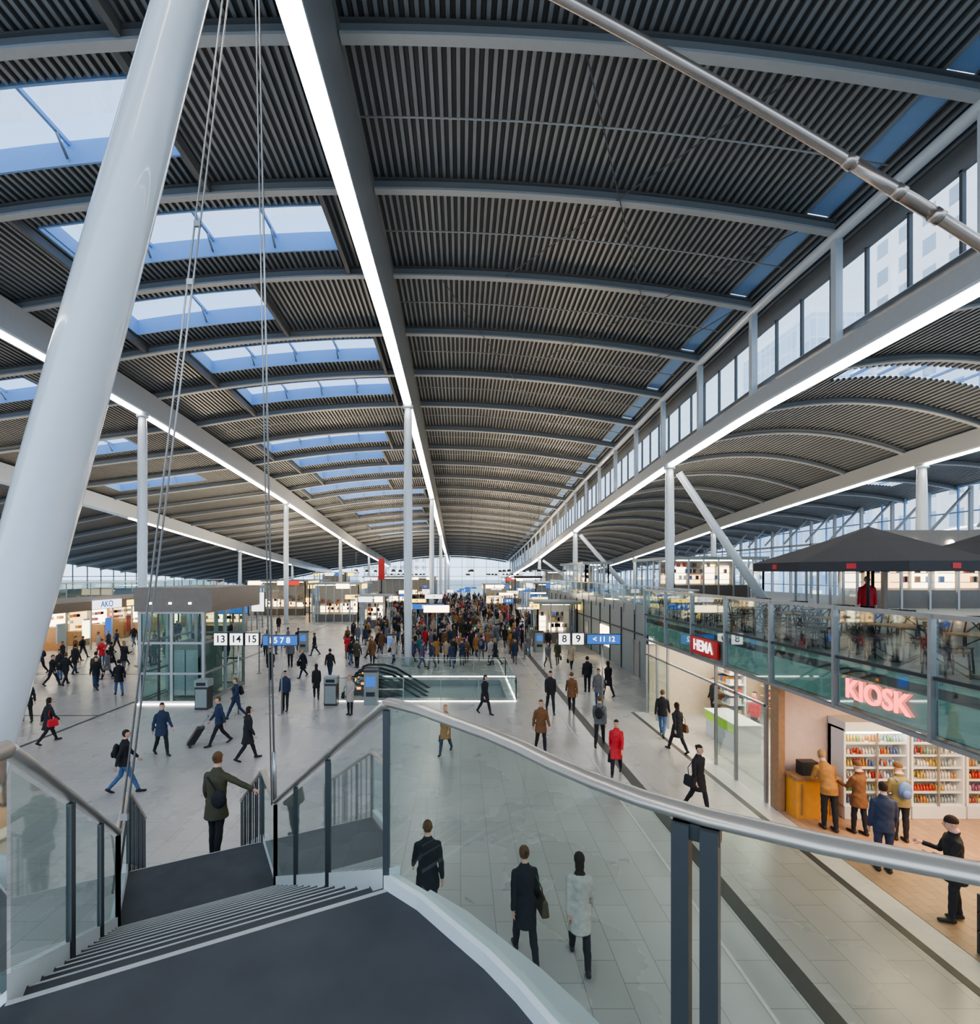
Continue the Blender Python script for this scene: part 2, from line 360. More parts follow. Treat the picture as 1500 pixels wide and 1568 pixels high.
s.face([(HX1,HY0,0),(HX1,HY1,0),(HX1,HY1,-4.5),(HX1,HY0,-4.5)],'grey');s.face([(HX0,HY0,0),(HX0,HY1,0),(HX0,HY1,-4.5),(HX0,HY0,-4.5)],'grey');s.face([(HX0,HY0,-4.5),(HX1,HY0,-4.5),(HX1,HY1,-4.5),(HX0,HY1,-4.5)],'floor')
s.obj('escalator_well')

# ------------------------------------------------------------------ staircase
P0=Vector((-.44,3.15,0)); U=Vector((-.467,.884,0)); V=Vector((-.884,-.467,0)); W=1.78
def S(u,v,z): p=P0+U*u+V*v; return (p.x,p.y,z)
run=4.4/14; L1=4.4; L2=5.7; run2=.314; L3=L2+run2*11
def nz(u):
    if u<0: return 4.1
    if u<L1: return 4.1-u*(2.3/L1)
    if u<L2: return 1.8
    return max(0,1.8-(u-L2)*1.8/(run2*11))
st=empty('staircase')
s=MB()
def step(u0,u1,z,th=.16):
    s.hexa([S(u0,0,z-th),S(u1,0,z-th),S(u1,W,z-th),S(u0,W,z-th),S(u0,0,z),S(u1,0,z),S(u1,W,z),S(u0,W,z)],'tread')
    s.hexa([S(u1-.014,.01,z),S(u1-.001,.01,z),S(u1-.001,W-.01,z),S(u1-.014,W-.01,z),S(u1-.014,.01,z+.003),S(u1-.001,.01,z+.003),S(u1-.001,W-.01,z+.003),S(u1-.014,W-.01,z+.003)],'nose')
for i in range(13): step(i*run,(i+1)*run+.02,4.1-(i+1)*2.3/14)
step(L1,L2,1.8,.25)
for i in range(10): step(L2+i*run2,L2+(i+1)*run2+.02,1.8-(i+1)*1.8/11)
s.hexa([S(-.03,0,4.1),S(-.004,0,4.1),S(-.004,W,4.1),S(-.03,W,4.1),S(-.03,0,4.105),S(-.004,0,4.105),S(-.004,W,4.105),S(-.03,W,4.105)],'nose')
s.obj('treads',st)
curve=[(-.44,3.17),(-.22,2.97),(-.017,2.72),(.14,2.53),(.275,2.33),(.383,2.14),(.50,1.97),(.63,1.81),(.79,1.67),(1.04,1.51),(1.34,1.36),(1.8,1.2),(2.5,1.05)]
s=MB(); lft=S(0,W,0)
s.prism([(x,y) for x,y in curve]+[(2.5,-2.5),(-2.3,-2.5),(lft[0],lft[1])],3.85,4.1,'wht','tread'); s.obj('upper_landing',st)
s=MB()
for v in (-.04,W+.04):
    s.sweep([S(u,v,nz(u)) for u in (0,L1,L2,L3)],.08,.42,'wht',-.30)
s.sweep([(x,y,4.1) for x,y in curve],.07,.3,'wht',-.22)
ring=[];C=[Vector((x,y,0)) for x,y in curve]
for i,p in enumerate(C):
    d=(C[min(i+1,len(C)-1)]-C[max(i-1,0)]).normalized(); nrm=Vector((-d.y,d.x,0)); 
    if nrm.y<0: nrm=-nrm
    o=p+nrm*.36; ring.append([(p.x,p.y,3.80),(o.x,o.y,3.80),(o.x,o.y,3.92),(p.x,p.y,3.92)])
s.loft(ring,'wht',True,False)
s.obj('white_stringers',st)
s=MB(); g=MB()
for v in (0,W):
    for a,b,n in ((.02,L1,3),(L1,L2,1),(L2,L3,4)):
        us=fr(a,b,n)
        for i in range(n):
            if a>=L2: break
            u0,u1=us[i]+.04,us[i+1]-.04
            g.face([S(u0,v,nz(u0)+.1),S(u1,v,nz(u1)+.1),S(u1,v,nz(u1)+1.04),S(u0,v,nz(u0)+1.04)],'gl')
        for u in us:
            if v>0 and u<.1: continue
            z=nz(u); p=Vector(S(u,v,0)); q=.02 if a<L2 else .012
            s.box(p.x-q,p.x+q,p.y-q,p.y+q,z-.05 if a<L2 else z,z+1.08,'post')
        if a>=L2:
            for u in fr(a,b,11): p=Vector(S(u,v,0)); z=nz(u); s.box(p.x-.009,p.x+.009,p.y-.009,p.y+.009,z,z+1.08,'post')
    s.tube([S(u,v,nz(u)+1.12) for u in (0,.4,L1-.3,L1,L2-.05,L2+.1,L3)],.042,'rail',12,flat=.6)
cp=[(x,y,5.22) for x,y in curve]; s.tube(cp,.047,'rail',14,flat=.55)
s.tube([S(0,W,5.22),(-2.3,-2,5.22)],.042,'rail',12); g.face([S(0,W,4.15),(-2.3,-2,4.15),(-2.3,-2,5.18),S(0,W,5.18)],'gl')
for i in range(len(curve)-1):
    a,b=curve[i],curve[i+1]; g.face([(a[0],a[1],4.0),(b[0],b[1],4.0),(b[0],b[1],5.19),(a[0],a[1],5.19)],'gl')
pc=Vector((.765,1.69,0)); d=Vector((.84,-.54,0)).normalized(); nn=Vector((-d.y,d.x,0))
for o in (-.042,.042):
    c=pc+d*o-nn*.03; q=[c-d*.026-nn*.035,c+d*.026-nn*.035,c+d*.026+nn*.035,c-d*.026+nn*.035]
    s.hexa([(k.x,k.y,3.75) for k in q]+[(k.x,k.y,5.2) for k in q],'post')
q=[pc-d*.07-nn*.04,pc+d*.07-nn*.04,pc+d*.07+nn*.02,pc-d*.07+nn*.02]
s.hexa([(k.x,k.y,5.15) for k in q]+[(k.x,k.y,5.2) for k in q],'post')
s.obj('posts_and_handrails',st); g.obj('glass_panels',st)
s=MB(); s.box(-2.2,2.4,-2.4,-1.6,0,3.85,'wht'); s.obj('support_pier',st)

# ------------------------------------------------------------------ right building
b=empty('mezzanine')
s=MB(); s.box(8.05,31,-5,13.5,3.85,4.2,'grey'); s.box(8.05,31,13.5,22.6,3.85,4.2,'grey'); s.box(10.3,31,22.6,60,3.85,4.2,'grey')
s.box(8.2,31,-5,22.6,3.15,3.2,'cream')
s.face([(10.3,22.6,0),(10.3,60,0),(10.3,60,3.85),(10.3,22.6,3.85)],'grey'); s.face([(8.1,22.6,0),(10.3,22.6,0),(10.3,22.6,4.2),(8.1,22.6,4.2)],'glg')
for y in fr(23.2,59,14): s.box(10.24,10.3,y-.03,y+.03,0,3.85,'dark')
s.box(10.22,10.3,22.7,60,2.5,2.56,'dark'); s.box(10.24,10.29,30,31.2,0,2.1,'steel'); s.box(10.24,10.29,36,38.4,.9,2.3,'warmhi'); s.box(10.24,10.29,42,43.2,0,2.1,'steel')
s.box(8.3,8.36,-5,22.6,3.2,3.85,'dark')
s.obj('deck_slab',b)
s=MB(); g=MB()
ys=[8.85+2.3*k for k in range(-4,7)]
for y in ys: s.box(7.93,8.03,y-.035,y+.035,3.15,5.3,'steel')
for i in range(len(ys)-1):
    y0,y1=ys[i]+.05,ys[i+1]-.05
    g.face([(8.0,y0,3.2),(8.0,y1,3.2),(8.0,y1,5.25),(8.0,y0,5.25)],'glf'); g.face([(8.04,y0,3.27),(8.04,y1,3.27),(8.04,y1,3.88),(8.04,y0,3.88)],'mint'); g.face([(8.04,y0,3.88),(8.04,y1,3.88),(8.04,y1,4.06),(8.04,y0,4.06)],'dark'); g.face([(8.04,y0,4.06),(8.04,y1,4.06),(8.04,y1,4.18),(8.04,y0,4.18)],'mint')
s.box(7.95,8.05,ys[0],22.65,5.24,5.32,'steel'); s.box(7.95,8.05,ys[0],22.65,3.12,3.2,'steel'); s.box(7.97,8.03,ys[0],22.65,4.2,4.26,'dark')
for y in fr(24,60,16): s.box(10.25,10.33,y-.03,y+.03,3.6,5.3,'steel')
s.box(10.25,10.33,22.6,60,5.24,5.3,'steel'); g.face([(10.28,22.6,4.2),(10.28,60,4.2),(10.28,60,5.25),(10.28,22.6,5.25)],'glf')
s.box(8,10.3,22.55,22.65,5.24,5.3,'steel'); g.face([(8,22.6,4.2),(10.3,22.6,4.2),(10.3,22.6,5.25),(8,22.6,5.25)],'glf')
s.obj('facade_frame',b); g.obj('facade_glass',b)
text('KIOSK',.55,(7.965,10.05,3.62),FS,'redem',b,.012,'kiosk_lettering')
s=MB(); s.box(7.9,7.96,16.1,18.0,3.32,3.88,'red'); s.obj('shop_sign_board',b); text('HEMA',.5,(7.885,17.05,3.6),FS,'whitem',b,.006,'shop_lettering')
k=empty('kiosk_shop')
s=MB(); s.box(8.1,14,13.35,13.5,0.012,3.15,'wall'); s.box(14,14.1,1,13.5,0,3.15,'wall'); s.box(8.0,8.16,13.15,13.5,0,3.15,'wood'); s.obj('partition_walls',k)
s=MB(); gds=MB(); rg=random.Random(3)
for j,(x0,x1) in enumerate(((9.35,10.95),(11.0,12.3),(12.35,13.7))):
    s.box(x0,x1,12.72,13.3,.02,.32,'wht'); s.box(x0,x1,13.2,13.3,.3,2.2,'wht'); s.box(x0,x0+.05,12.75,13.3,.3,2.2,'wht'); s.box(x1-.05,x1,12.75,13.3,.3,2.2,'wht'); s.box(x0,x1,12.7,13.3,2.15,2.38,'wht')
    s.box(x0+.05,x1-.05,12.74,12.8,2.1,2.15,'coolem'); s.box((x0+x1)/2-.02,(x0+x1)/2+.02,12.72,12.76,.32,2.12,'steel')
    for z in (.35,.65,.95,1.25,1.55,1.85):
        s.box(x0+.05,x1-.05,12.8,13.2,z-.03,z,'wht'); x=x0+.08; s.box(x0+.05,x1-.05,12.785,12.8,z-.035,z+.012,'wht')
        col='g%d'%rg.randrange(8)
        while x<x1-.12:
            if rg.random()<.4: col='g%d'%rg.choice((0,1,2,3,4,4,5,6,7,7))
            if rg.random()<.10: x+=.08; continue
            hb=rg.choice((.12,.14,.17)) 
            for r_ in range(2):
                gds.tube([(x+.035,12.87+r_*.12,z),(x+.035,12.87+r_*.12,z+hb*.7),(x+.035,12.87+r_*.12,z+hb*.85),(x+.035,12.87+r_*.12,z+hb)],[.028,.028,.013,.013],col,6)
            x+=.075
s.obj('shelving',k); gds.obj('bottled_drinks',k)
s=MB(); s.box(8.2,9.2,12.75,13.2,.012,.95,'orange'); s.box(8.15,9.25,12.7,13.25,.95,1.02,'wood'); s.box(8.4,8.8,12.85,13.1,1.02,1.35,'dark'); s.box(8.3,8.34,12.73,12.75,.1,.85,'wood'); s.box(9.0,9.04,12.73,12.75,.1,.85,'wood'); s.obj('service_counter',k)
s=MB()
for y in (4,6.5,9,11.3):
    for x in (9.2,10.9,12.7): s.box(x-.3,x+.3,y-.3,y+.3,3.10,3.14,'warmem')
s.obj('ceiling_lamps',k)
s=MB(); s.box(8.15,8.9,7.75,8.25,.012,.08,'dark')
for z in (.35,.65): s.box(8.15,8.9,7.75,8.25,z,z+.03,'wood')
for x in (8.15,8.86):
    for y in (7.75,8.21): s.box(x,x+.04,y,y+.04,.08,.95,'dark')
for i in range(30): x=8.2+rg.random()*.55; y=7.8+rg.random()*.33; z=rg.choice((.38,.68,.68)); s.box(x,x+.1,y,y+.08,z,z+rg.uniform(.08,.2),'g%d'%rg.randrange(8))
s.obj('merchandise_rack')
h=empty('general_store')
s=MB(); s.box(13.0,13.1,13.5,22.6,0,3.15,'cream'); s.box(8.1,13,22.45,22.55,0,3.15,'cream')
for y in (13.7,15.2,16.4,20.2,21.3,22.5): s.box(7.97,8.05,y-.04,y+.04,0,3.12,'steel')
s.box(7.97,8.05,13.6,22.6,2.5,2.56,'steel'); s.box(9.2,10.0,17.4,19.6,0,.9,'wht'); s.box(9.17,9.2,17.4,19.6,.6,.92,'lime'); s.box(9.15,10.05,17.35,19.65,.9,.94,'wht')
s.obj('shopfront_frame',h)
s=MB()
for a,c in ((13.74,15.16),(15.24,16.36),(20.24,21.26),(21.34,22.46)): s.face([(8.01,a,.02),(8.01,c,.02),(8.01,c,2.5),(8.01,a,2.5)],'glf')
s.obj('shopfront_glass',h)
s=MB()
for y in (14.6,16.4,18.2,20,21.6):
    for x in (9,10.6,12): s.box(x-.35,x+.35,y-.2,y+.2,3.1,3.14,'coolem')
s.obj('ceiling_lamps',h)
s=MB()
def shelf(s,x0,x1,y0,y1,z):
    s.box(x0,x1,y0,y1,z-.03,z,'wht'); yy=y0+.05
    while yy<y1-.1: wd=rg.uniform(.08,.2); s.box(x0+.05,x1-.1,yy,yy+wd-.02,z,z+rg.uniform(.1,.26),'g%d'%rg.choice((0,1,3,4,4,4,6,7))); yy+=wd
for y0 in (14.0,15.6,20.6): 
    for z in (.4,.8,1.2,1.6,2.0): shelf(s,9.6 if y0<15 else 10.6,10.2 if y0<15 else 11.2,y0,y0+1.3,z)
    s.box(11.2,11.25,y0,y0+1.3,0,2.2,'wht')
for z in (.5,.9,1.3,1.7,2.1,2.5): shelf(s,12.6,12.98,14,22,z)
s.obj('display_shelves',h)
def chair(x,y,z,rz):
    s=MB()
    for a,bq in ((-.2,-.2),(.2,-.2),(-.2,.2),(.2,.2)): s.tube([(a*1.1,bq*1.1,0),(a,bq,.45)],.017,'black',6)
    s.box(-.22,.22,-.22,.22,.44,.47,'black')
    for a in (-.21,.21): s.tube([(a,.2,.45),(a*1.05,.3,.88)],.017,'black',6)
    s.tube([(-.22,.3,.88),(.22,.3,.88)],.02,'black',6); s.tube([(-.21,.22,.5),(.21,.29,.86)],.015,'black',6); s.tube([(.21,.22,.5),(-.21,.29,.86)],.015,'black',6)
    s.tube([(-.22,-.22,.02),(.22,.22,.44)],.012,'black',5); s.tube([(.22,-.22,.02),(-.22,.22,.44)],.012,'black',5)
    s.obj('cafe_chair',loc=(x,y,z),rz=rz)
def table(x,y,z):
    s=MB(); s.tube([(0,0,0),(0,0,.02)],.22,'black',14); s.tube([(0,0,0),(0,0,.72)],.03,'black',8); s.box(-.35,.35,-.35,.35,.72,.75,'wood'); s.obj('cafe_table',loc=(x,y,z))
for i in range(9):
    y=7.2+i*1.75
    table(8.95,y,4.2); chair(8.95,y-.6,4.2,math.pi+.1*i); chair(8.95,y+.6,4.2,.15); chair(9.6,y,4.2,-1.5); chair(8.4,y+.1,4.2,1.6)
for i in range(7): table(11,8+i*2,4.2); chair(11,7.4+i*2,4.2,3.1); chair(11,8.6+i*2,4.2,0)
def parasol(x,y,z,r,hh):
    s=MB(); s.tube([(0,0,0),(0,0,hh+1.05)],.04,'dark',10); s.tube([(0,0,0),(0,0,.08)],.4,'dark',16)
    n=8; ap=Vector((0,0,hh+1.05))
    c=[Vector((r*math.cos(math.pi/4*i+.39),r*math.sin(math.pi/4*i+.39),hh)) for i in range(n)]
    m_=[Vector((q.x*.45,q.y*.45,hh+.55)) for q in c]
    for i in range(n):
        j=(i+1)%n; s.face([ap,m_[i],m_[j]],'canvas'); s.face([m_[i],c[i],c[j],m_[j]],'canvas')
        dn=Vector((0,0,-.24)); s.face([c[i],c[j],c[j]+dn,c[i]+dn],'canvas'); s.tube([Vector((0,0,hh+.45)),c[i]*.99],.014,'dark',5)
        mid=(c[i]+c[j])/2; t=(c[j]-c[i]).normalized()*.10; o=Vector((mid.x,mid.y,0)).normalized()*.01
        s.face([mid-t+o+dn*.2,mid+t+o+dn*.2,mid+t+o+dn*.75,mid-t+o+dn*.75],'red')
    s.obj('parasol',loc=(x,y,z))
parasol(11.7,15,4.2,2.9,2.1); parasol(17.0,16.5,4.2,3.1,2.15)
s=MB(); s.box(0,5,0,.3,2.6,3.5,'brown'); s.box(0,.15,0,.15,0,2.6,'brown'); s.box(4.85,5,0,.15,0,2.6,'brown'); 
for x in (1.2,2.6): s.ell((x,-.05,3.0),.12,.06,.12,'coolem')
s.obj('bronze_sign_portal',loc=(16.6,20.5,4.2))
PAV=[]
SGN=['warmhi','whitem','bluem','yel','warmhi','warmhi','bluem','redsg']
def pavilion(name,x0,x1,y0,y1,z0,z1,lit='warmlo',n=6,roofm='grey'):
    if z0<1: PAV.append((x0,x1,y0,y1))
    s=MB(); s.box(x0-.3,x1+.3,y0-.3,y1+.3,z1,z1+.22,roofm)
    for x in fr(x0,x1,n): s.box(x-.05,x+.05,y0-.05,y0+.05,z0,z1,'steel')
    for y in fr(y0,y1,n):
        for x in (x0,x1): s.box(x-.05,x+.05,y-.05,y+.05,z0,z1,'steel')
    s.face([(x0,y0,z0),(x1,y0,z0),(x1,y0,z1),(x0,y0,z1)],'glw')
    s.face([(x0,y0,z0),(x0,y1,z0),(x0,y1,z1),(x0,y0,z1)],'glw'); s.face([(x1,y0,z0),(x1,y1,z0),(x1,y1,z1),(x1,y0,z1)],'glw')
    ym=y0+(y1-y0)*.45; s.box(x0+.3,x1-.3,ym,ym+.1,z0,z1,'lwall')
    if z0<1:
        for xs_,sd in ((x0,-1),(x1,1)):
            s.box(xs_+.31 if sd>0 else xs_-.36,xs_+.36 if sd>0 else xs_-.31,y0+.5,y0+(y1-y0)*.5,z1-.5,z1+.1,'yel' if (int(x0)+sd)%2 else 'whitem')
    m=max(3,int((x1-x0)/1.3)); r_=random.Random(int(x0*7+y0))
    for i in range(m):
        a=x0+.4+(x1-x0-.8)*i/m; c=x0+.4+(x1-x0-.8)*(i+1)/m-.3; q=r_.choice([lit,lit,'warmhi','warmhi'])
        s.box(a,c,ym-.12,ym-.02,z0+1.0,z0+1.0+r_.uniform(.5,1.6),q)
        for z in (1.3,1.8,2.3): s.box(a,c,ym-.3,ym-.13,z0+z,z0+z+.04,'wood')
    s.box(x0+.5,x1-.5,y0+.6,y0+.8,z1-.08,z1-.02,'coolem'); s.box(x0+.5,x1-.5,y0+.8,y0+1.4,z0,z0+.95,'brown')
    for i in range(22): x=r_.uniform(x0+.5,x1-.7); z=z0+r_.choice((1.34,1.84,2.34)); s.box(x,x+.22,ym-.28,ym-.14,z,z+.3,r_.choice(('wood','brown','g4','g6','g1','dark','g0','g3')))
    xx=x0+.1
    while xx<x1-.6 and z0<1:
        wd=r_.uniform(.8,2.4); wd=min(wd,x1-xx); 
        if r_.random()<.75: s.box(xx,xx+wd-.2,y0-.36,y0-.31,z1-.45,z1+.12,r_.choice(SGN))
        xx+=wd
    return s.obj(name)
pavilion('upper_cafe_pavilion',15.5,22,38,46,4.2,7.0); pavilion('upper_cafe_pavilion',11,13,46,56,4.2,6.8); pavilion('upper_cafe_pavilion',20.5,29,26,32,4.2,6.6)
def gridwall(name,axis,c,a0,a1,z0,z1,da,dz,m='grey',gm='glw'):
    s=MB()
    for a in fr(a0,a1,int((a1-a0)/da)):
        if axis=='x': s.box(c-.07,c+.07,a-.06,a+.06,z0,z1,m)
        else: s.box(a-.06,a+.06,c-.07,c+.07,z0,z1,m)
    for z in fr(z0,z1,int((z1-z0)/dz)):
        if axis=='x': s.box(c-.05,c+.05,a0,a1,z-.06,z+.06,m)
        else: s.box(a0,a1,c-.05,c+.05,z-.06,z+.06,m)
    if axis=='x': s.face([(c,a0,z0),(c,a1,z0),(c,a1,z1),(c,a0,z1)],gm)
    else: s.face([(a0,c,z0),(a1,c,z0),(a1,c,z1),(a0,c,z1)],gm)
    return s.obj(name)
gridwall('window_right','x',43.5,10,150,0.0,13.6,2.7,2.2,'blue'); gridwall('window_left','x',-61,-5,150,0,11,3.2,2.4,'grey'); gridwall('window_far','y',152,-60,43,0,10.4,3.5,2.5,'wht')
s=MB()
for y in fr(12,148,34): s.box(0,.3,y-.1,y+.1,0,13.4,'beam'); s.tube([(.15,y,13.2),(-3.2,y,9.6)],.12,'beam',6)
for z in (6.8,9.4): s.box(0,.3,12,148,z,z+.25,'beam')
s.obj('side_wall_frames',loc=(42.8,0,0))
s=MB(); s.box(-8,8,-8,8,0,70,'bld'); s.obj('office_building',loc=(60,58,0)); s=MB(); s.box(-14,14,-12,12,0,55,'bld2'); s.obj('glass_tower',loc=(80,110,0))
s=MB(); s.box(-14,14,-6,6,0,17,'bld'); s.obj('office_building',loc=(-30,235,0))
s=MB(); s.face([(-400,-200,-.3),(400,-200,-.3),(400,500,-.3),(-400,500,-.3)],'grey'); s.obj('ground')
# pendants added to give the far concourse a warm glow
s=MB()
for y in (70,78,86,96,106,118,128):
    for x in (-14,-9,1.5,6.5,10.5):
        z=6.2 if y<90 else 5.6
        s.tube([(x,y,z),(x,y,z+.35)],[.35,.2],'dark',10); s.tube([(x,y,z-.03),(x,y,z)],.3,'warmhi',10); s.tube([(x,y,z+.35),(x,y,R(x)+drop(y)+.1)],.012,'dark',4)
s.obj('added_glow_pendants')

# ------------------------------------------------------------------ left building
b=empty('left_mezzanine')
s=MB(); s.box(-44.5,-29,18,64,3.8,4.2,'lwall'); s.box(-44.5,-34,18,64,0,3.8,'lwall')
for y in fr(18,64,18): s.box(-29.05,-28.95,y-.06,y+.06,0,3.8,'steel'); s.box(-29.03,-28.97,y-.03,y+.03,4.2,5.3,'steel')
s.box(-29.05,-28.95,18,64,5.24,5.32,'steel'); s.box(-29.05,-28.9,18,64,3.1,3.8,'brown')
for i,y in enumerate(fr(20,62,16)):
    s.box(-33.9,-33.7,y-.9,y+.9,.6,2.8,'warmhi' if i%2 else 'warmlo'); s.box(-33.0,-30,y-.15,y+.15,3.05,3.1,'coolem'); s.box(-32.5,-31.2,y-.5,y+.5,0,1.2+.3*(i%3),'wood')
    if not 38<y<46: s.box(-28.9,-28.86,y-1.0,y+.8,3.2,3.7,('warmhi','bluem','whitem','whitem','yel','bluem')[i%6])
    s.box(-29.4,-29.3,y-.4,y+.5,.9,2.3,('g0','bluem','g7','warmhi','bluem')[i%5])
for i in range(160): y=rg.uniform(19,63); z=rg.choice((.7,1.2,1.7,2.2)); s.box(-33.6,-33.3,y,y+.4,z,z+.25,'g%d'%rg.randrange(8))
s.obj('structure',b)
s=MB(); s.face([(-29,18,4.2),(-29,64,4.2),(-29,64,5.25),(-29,18,5.25)],'glg')
for i in range(0,18,2): y=18+i*46/18; s.face([(-29,y,0),(-29,y+2.5,0),(-29,y+2.5,3.1),(-29,y,3.1)],'gl')
s.obj('glazing',b)
s=MB(); s.box(-28.9,-28.85,41,44.5,3.15,3.85,'whitem'); s.obj('shop_sign_board',b)
text('AKO',.7,(-28.8,42.6,3.5),(math.pi/2,0,math.pi/2),'bluem',b,.01,'shop_lettering')
e=empty('glass_lift',(-14.7,24,0)); s=MB(); g=MB()
for x in (0,1.45,2.9):
    for y in (0,2.2,4.4): s.box(x-.06,x+.06,y-.06,y+.06,0,5.2,'steel')
for z in (.1,1.4,2.8,4.2):
    s.box(0,2.9,-.05,.05,z-.05,z+.05,'steel'); s.box(0,2.9,4.35,4.45,z-.05,z+.05,'steel')
    for x in (0,2.9): s.box(x-.05,x+.05,0,4.4,z-.05,z+.05,'steel')
s.box(-.15,3.4,-.25,5.4,4.25,5.35,'brown'); s.box(.6,2.3,1.2,3.2,.1,2.6,'grey'); s.box(.75,2.15,1.17,1.2,.15,2.3,'steel'); s.box(1.42,1.46,1.15,1.17,.15,2.3,'dark')
for x in (.5,2.4): s.tube([(x,.6,0),(x,.6,4.2)],.06,'dark',8)
for x in (.6,1.5,2.4): s.box(x-.06,x+.06,-.27,-.25,4.6,4.68,'coolem')
for x in (.8,1.5,2.2): s.box(x-.12,x+.12,.5,.74,4.2,4.24,'warmem')
s.obj('lift_frame',e)
for q in ([(0,0,.1),(2.9,0,.1),(2.9,0,4.2),(0,0,4.2)],[(2.9,0,.1),(2.9,4.4,.1),(2.9,4.4,4.2),(2.9,0,4.2)],[(0,0,.1),(0,4.4,.1),(0,4.4,4.2),(0,0,4.2)]): g.face(q,'glg')
g.obj('lift_glass',e)
s=MB(); s.box(-.15,3.1,-.2,-.1,0,.05,'led'); s.obj('base_light',e)
for k_,yc in enumerate((26.3,28.2)):
    e=empty('escalator',(-5.4,yc,0)); s=MB(); g=MB()
    pth=[(0,0,.02),(1.0,0,.02),(1.6,0,-.15),(7.4,0,-3.6)]
    s.sweep(pth,1.0,.1,'steel',-.1)
    for i in range(16): x=1.5+i*.38; z=-.1-(i*.38)*.595; s.box(x,x+.38,-.48,.48,z-.2,z,'dark'); s.box(x,x+.03,-.48,.48,z,z+.006,'oem' if i<3 else 'steel')
    for sd in (-.55,.55):
        hp=[(0.35,sd,.15),(.05,sd,.3),(-.1,sd,.6),(.05,sd,.88),(.35,sd,.98),(1.2,sd,.98),(1.9,sd,.78),(7.4,sd,-2.6)]
        s.tube(hp,.06,'black',8); s.sweep([(0.1,sd,0),(1.0,sd,0),(1.6,sd,-.17),(7.4,sd,-3.6)],.16,.35,'dark')
        g.face([(0.1,sd,.2),(1.1,sd,.2),(1.1,sd,.95),(0.1,sd,.9)],'gl'); g.face([(1.1,sd,.2),(7.4,sd,-3.4),(7.4,sd,-2.7),(1.9,sd,.72),(1.1,sd,.95)],'gl')
        s.box(.3,.5,sd-.09,sd-.081,.3,.42,'oem'); s.box(-.02,.02,sd-.06,sd+.06,.45,.6,'oem')
    s.obj('truss_and_handrails',e); g.obj('side_glass',e)
e=empty('escalator_balustrade',(0,0,0)); s=MB(); g=MB(); X0,X1,YA,YB=-6.2,2.6,24.5,30.4
for (a,c) in (((X0,YA),(X1,YA)),((X1,YA),(X1,YB)),((X1,YB),(-4.8,YB))):
    n=max(2,int(math.dist(a,c)/1.5))
    for i in range(n+1): x=a[0]+(c[0]-a[0])*i/n; y=a[1]+(c[1]-a[1])*i/n; s.box(x-.02,x+.02,y-.02,y+.02,0,1.1,'steel')
    g.face([(a[0],a[1],.05),(c[0],c[1],.05),(c[0],c[1],1.08),(a[0],a[1],1.08)],'gl')
    s.tube([(a[0],a[1],1.1),(c[0],c[1],1.1)],.018,'steel',8)
    s.sweep([(a[0],a[1],0),(c[0],c[1],0)],.07,.03,'led')
s.obj('posts_and_base_light',e); g.obj('glass',e)
def bin_(x,y):
    s=MB(); s.box(-.28,.28,-.25,.25,.0,1.0,'dark'); s.box(-.3,.3,-.27,.27,1.0,1.3,'grey'); s.box(-.2,.2,-.28,-.27,1.06,1.2,'black'); s.box(-.25,.25,-.26,-.25,.1,.9,'grey'); s.obj('litter_bin',loc=(x,y,0))
bin_(-11.4,23.2); bin_(-5.9,23.9); bin_(-1.5,44); bin_(3.2,47)
def machine(x,y,c):
    s=MB(); s.box(-.3,.3,-.25,.25,0,1.5,c); s.box(-.22,.22,-.26,-.25,.85,1.3,'bluem'); s.box(-.2,.2,-.26,-.25,.4,.6,'dark'); s.box(-.32,.32,-.27,.27,1.5,1.6,'dark'); s.obj('ticket_machine',loc=(x,y,0))
machine(-4.1,24.0,'grey'); machine(-5.0,38,'wht'); machine(-12,40,'grey'); machine(6,40,'grey')
def sign(x0,x1,y,z0,z1,mm,body,tm,name='platform_sign',pole=True,ts=.4):
    e=empty(name,((x0+x1)/2,y,z0)); s=MB(); hw=(x1-x0)/2; h=z1-z0
    s.box(-hw,hw,0,.15,0,h,'dark'); s.box(-hw+.03,hw-.03,-.012,0,.03,h-.03,mm)
    if pole: s.tube([(0,.2,-z0),(0,.2,h)],.035,'steel',6); s.tube([(0,.2,-z0),(0,.2,-z0+.03)],.15,'steel',10)
    s.obj('panel',e)
    if body: o=text(body,ts,(0,-.025,h/2),FX,tm,None,.004); o.parent=e
for i,t in enumerate(('13','14','15')): sign(-10.4+i*.66,-9.8+i*.66,22,2.95,3.5,'whitem',t,'black',ts=.42,pole=(i==1))
sign(-8.35,-6.85,22,2.95,3.4,'bluem','i 5 7 8','whitem',ts=.34)
for i,t in enumerate(('8','9')): sign(4.1+i*.58,4.63+i*.58,22,2.98,3.5,'whitem',t,'black',ts=.42,pole=False)
sign(5.3,6.75,22,3.0,3.45,'bluem','< 11 12','whitem',ts=.3); sign(8.0,9.2,22.3,2.95,3.35,'whitem','20 21','black',ts=.32,pole=False)
sign(-14.5,-12.6,31,3.6,5.0,'bluem','','whitem','display_screen'); sign(-12.5,-11.7,31.2,3.7,4.9,'whitem','','whitem','display_screen')
rs=random.Random(5); ns=0; SG_=[]
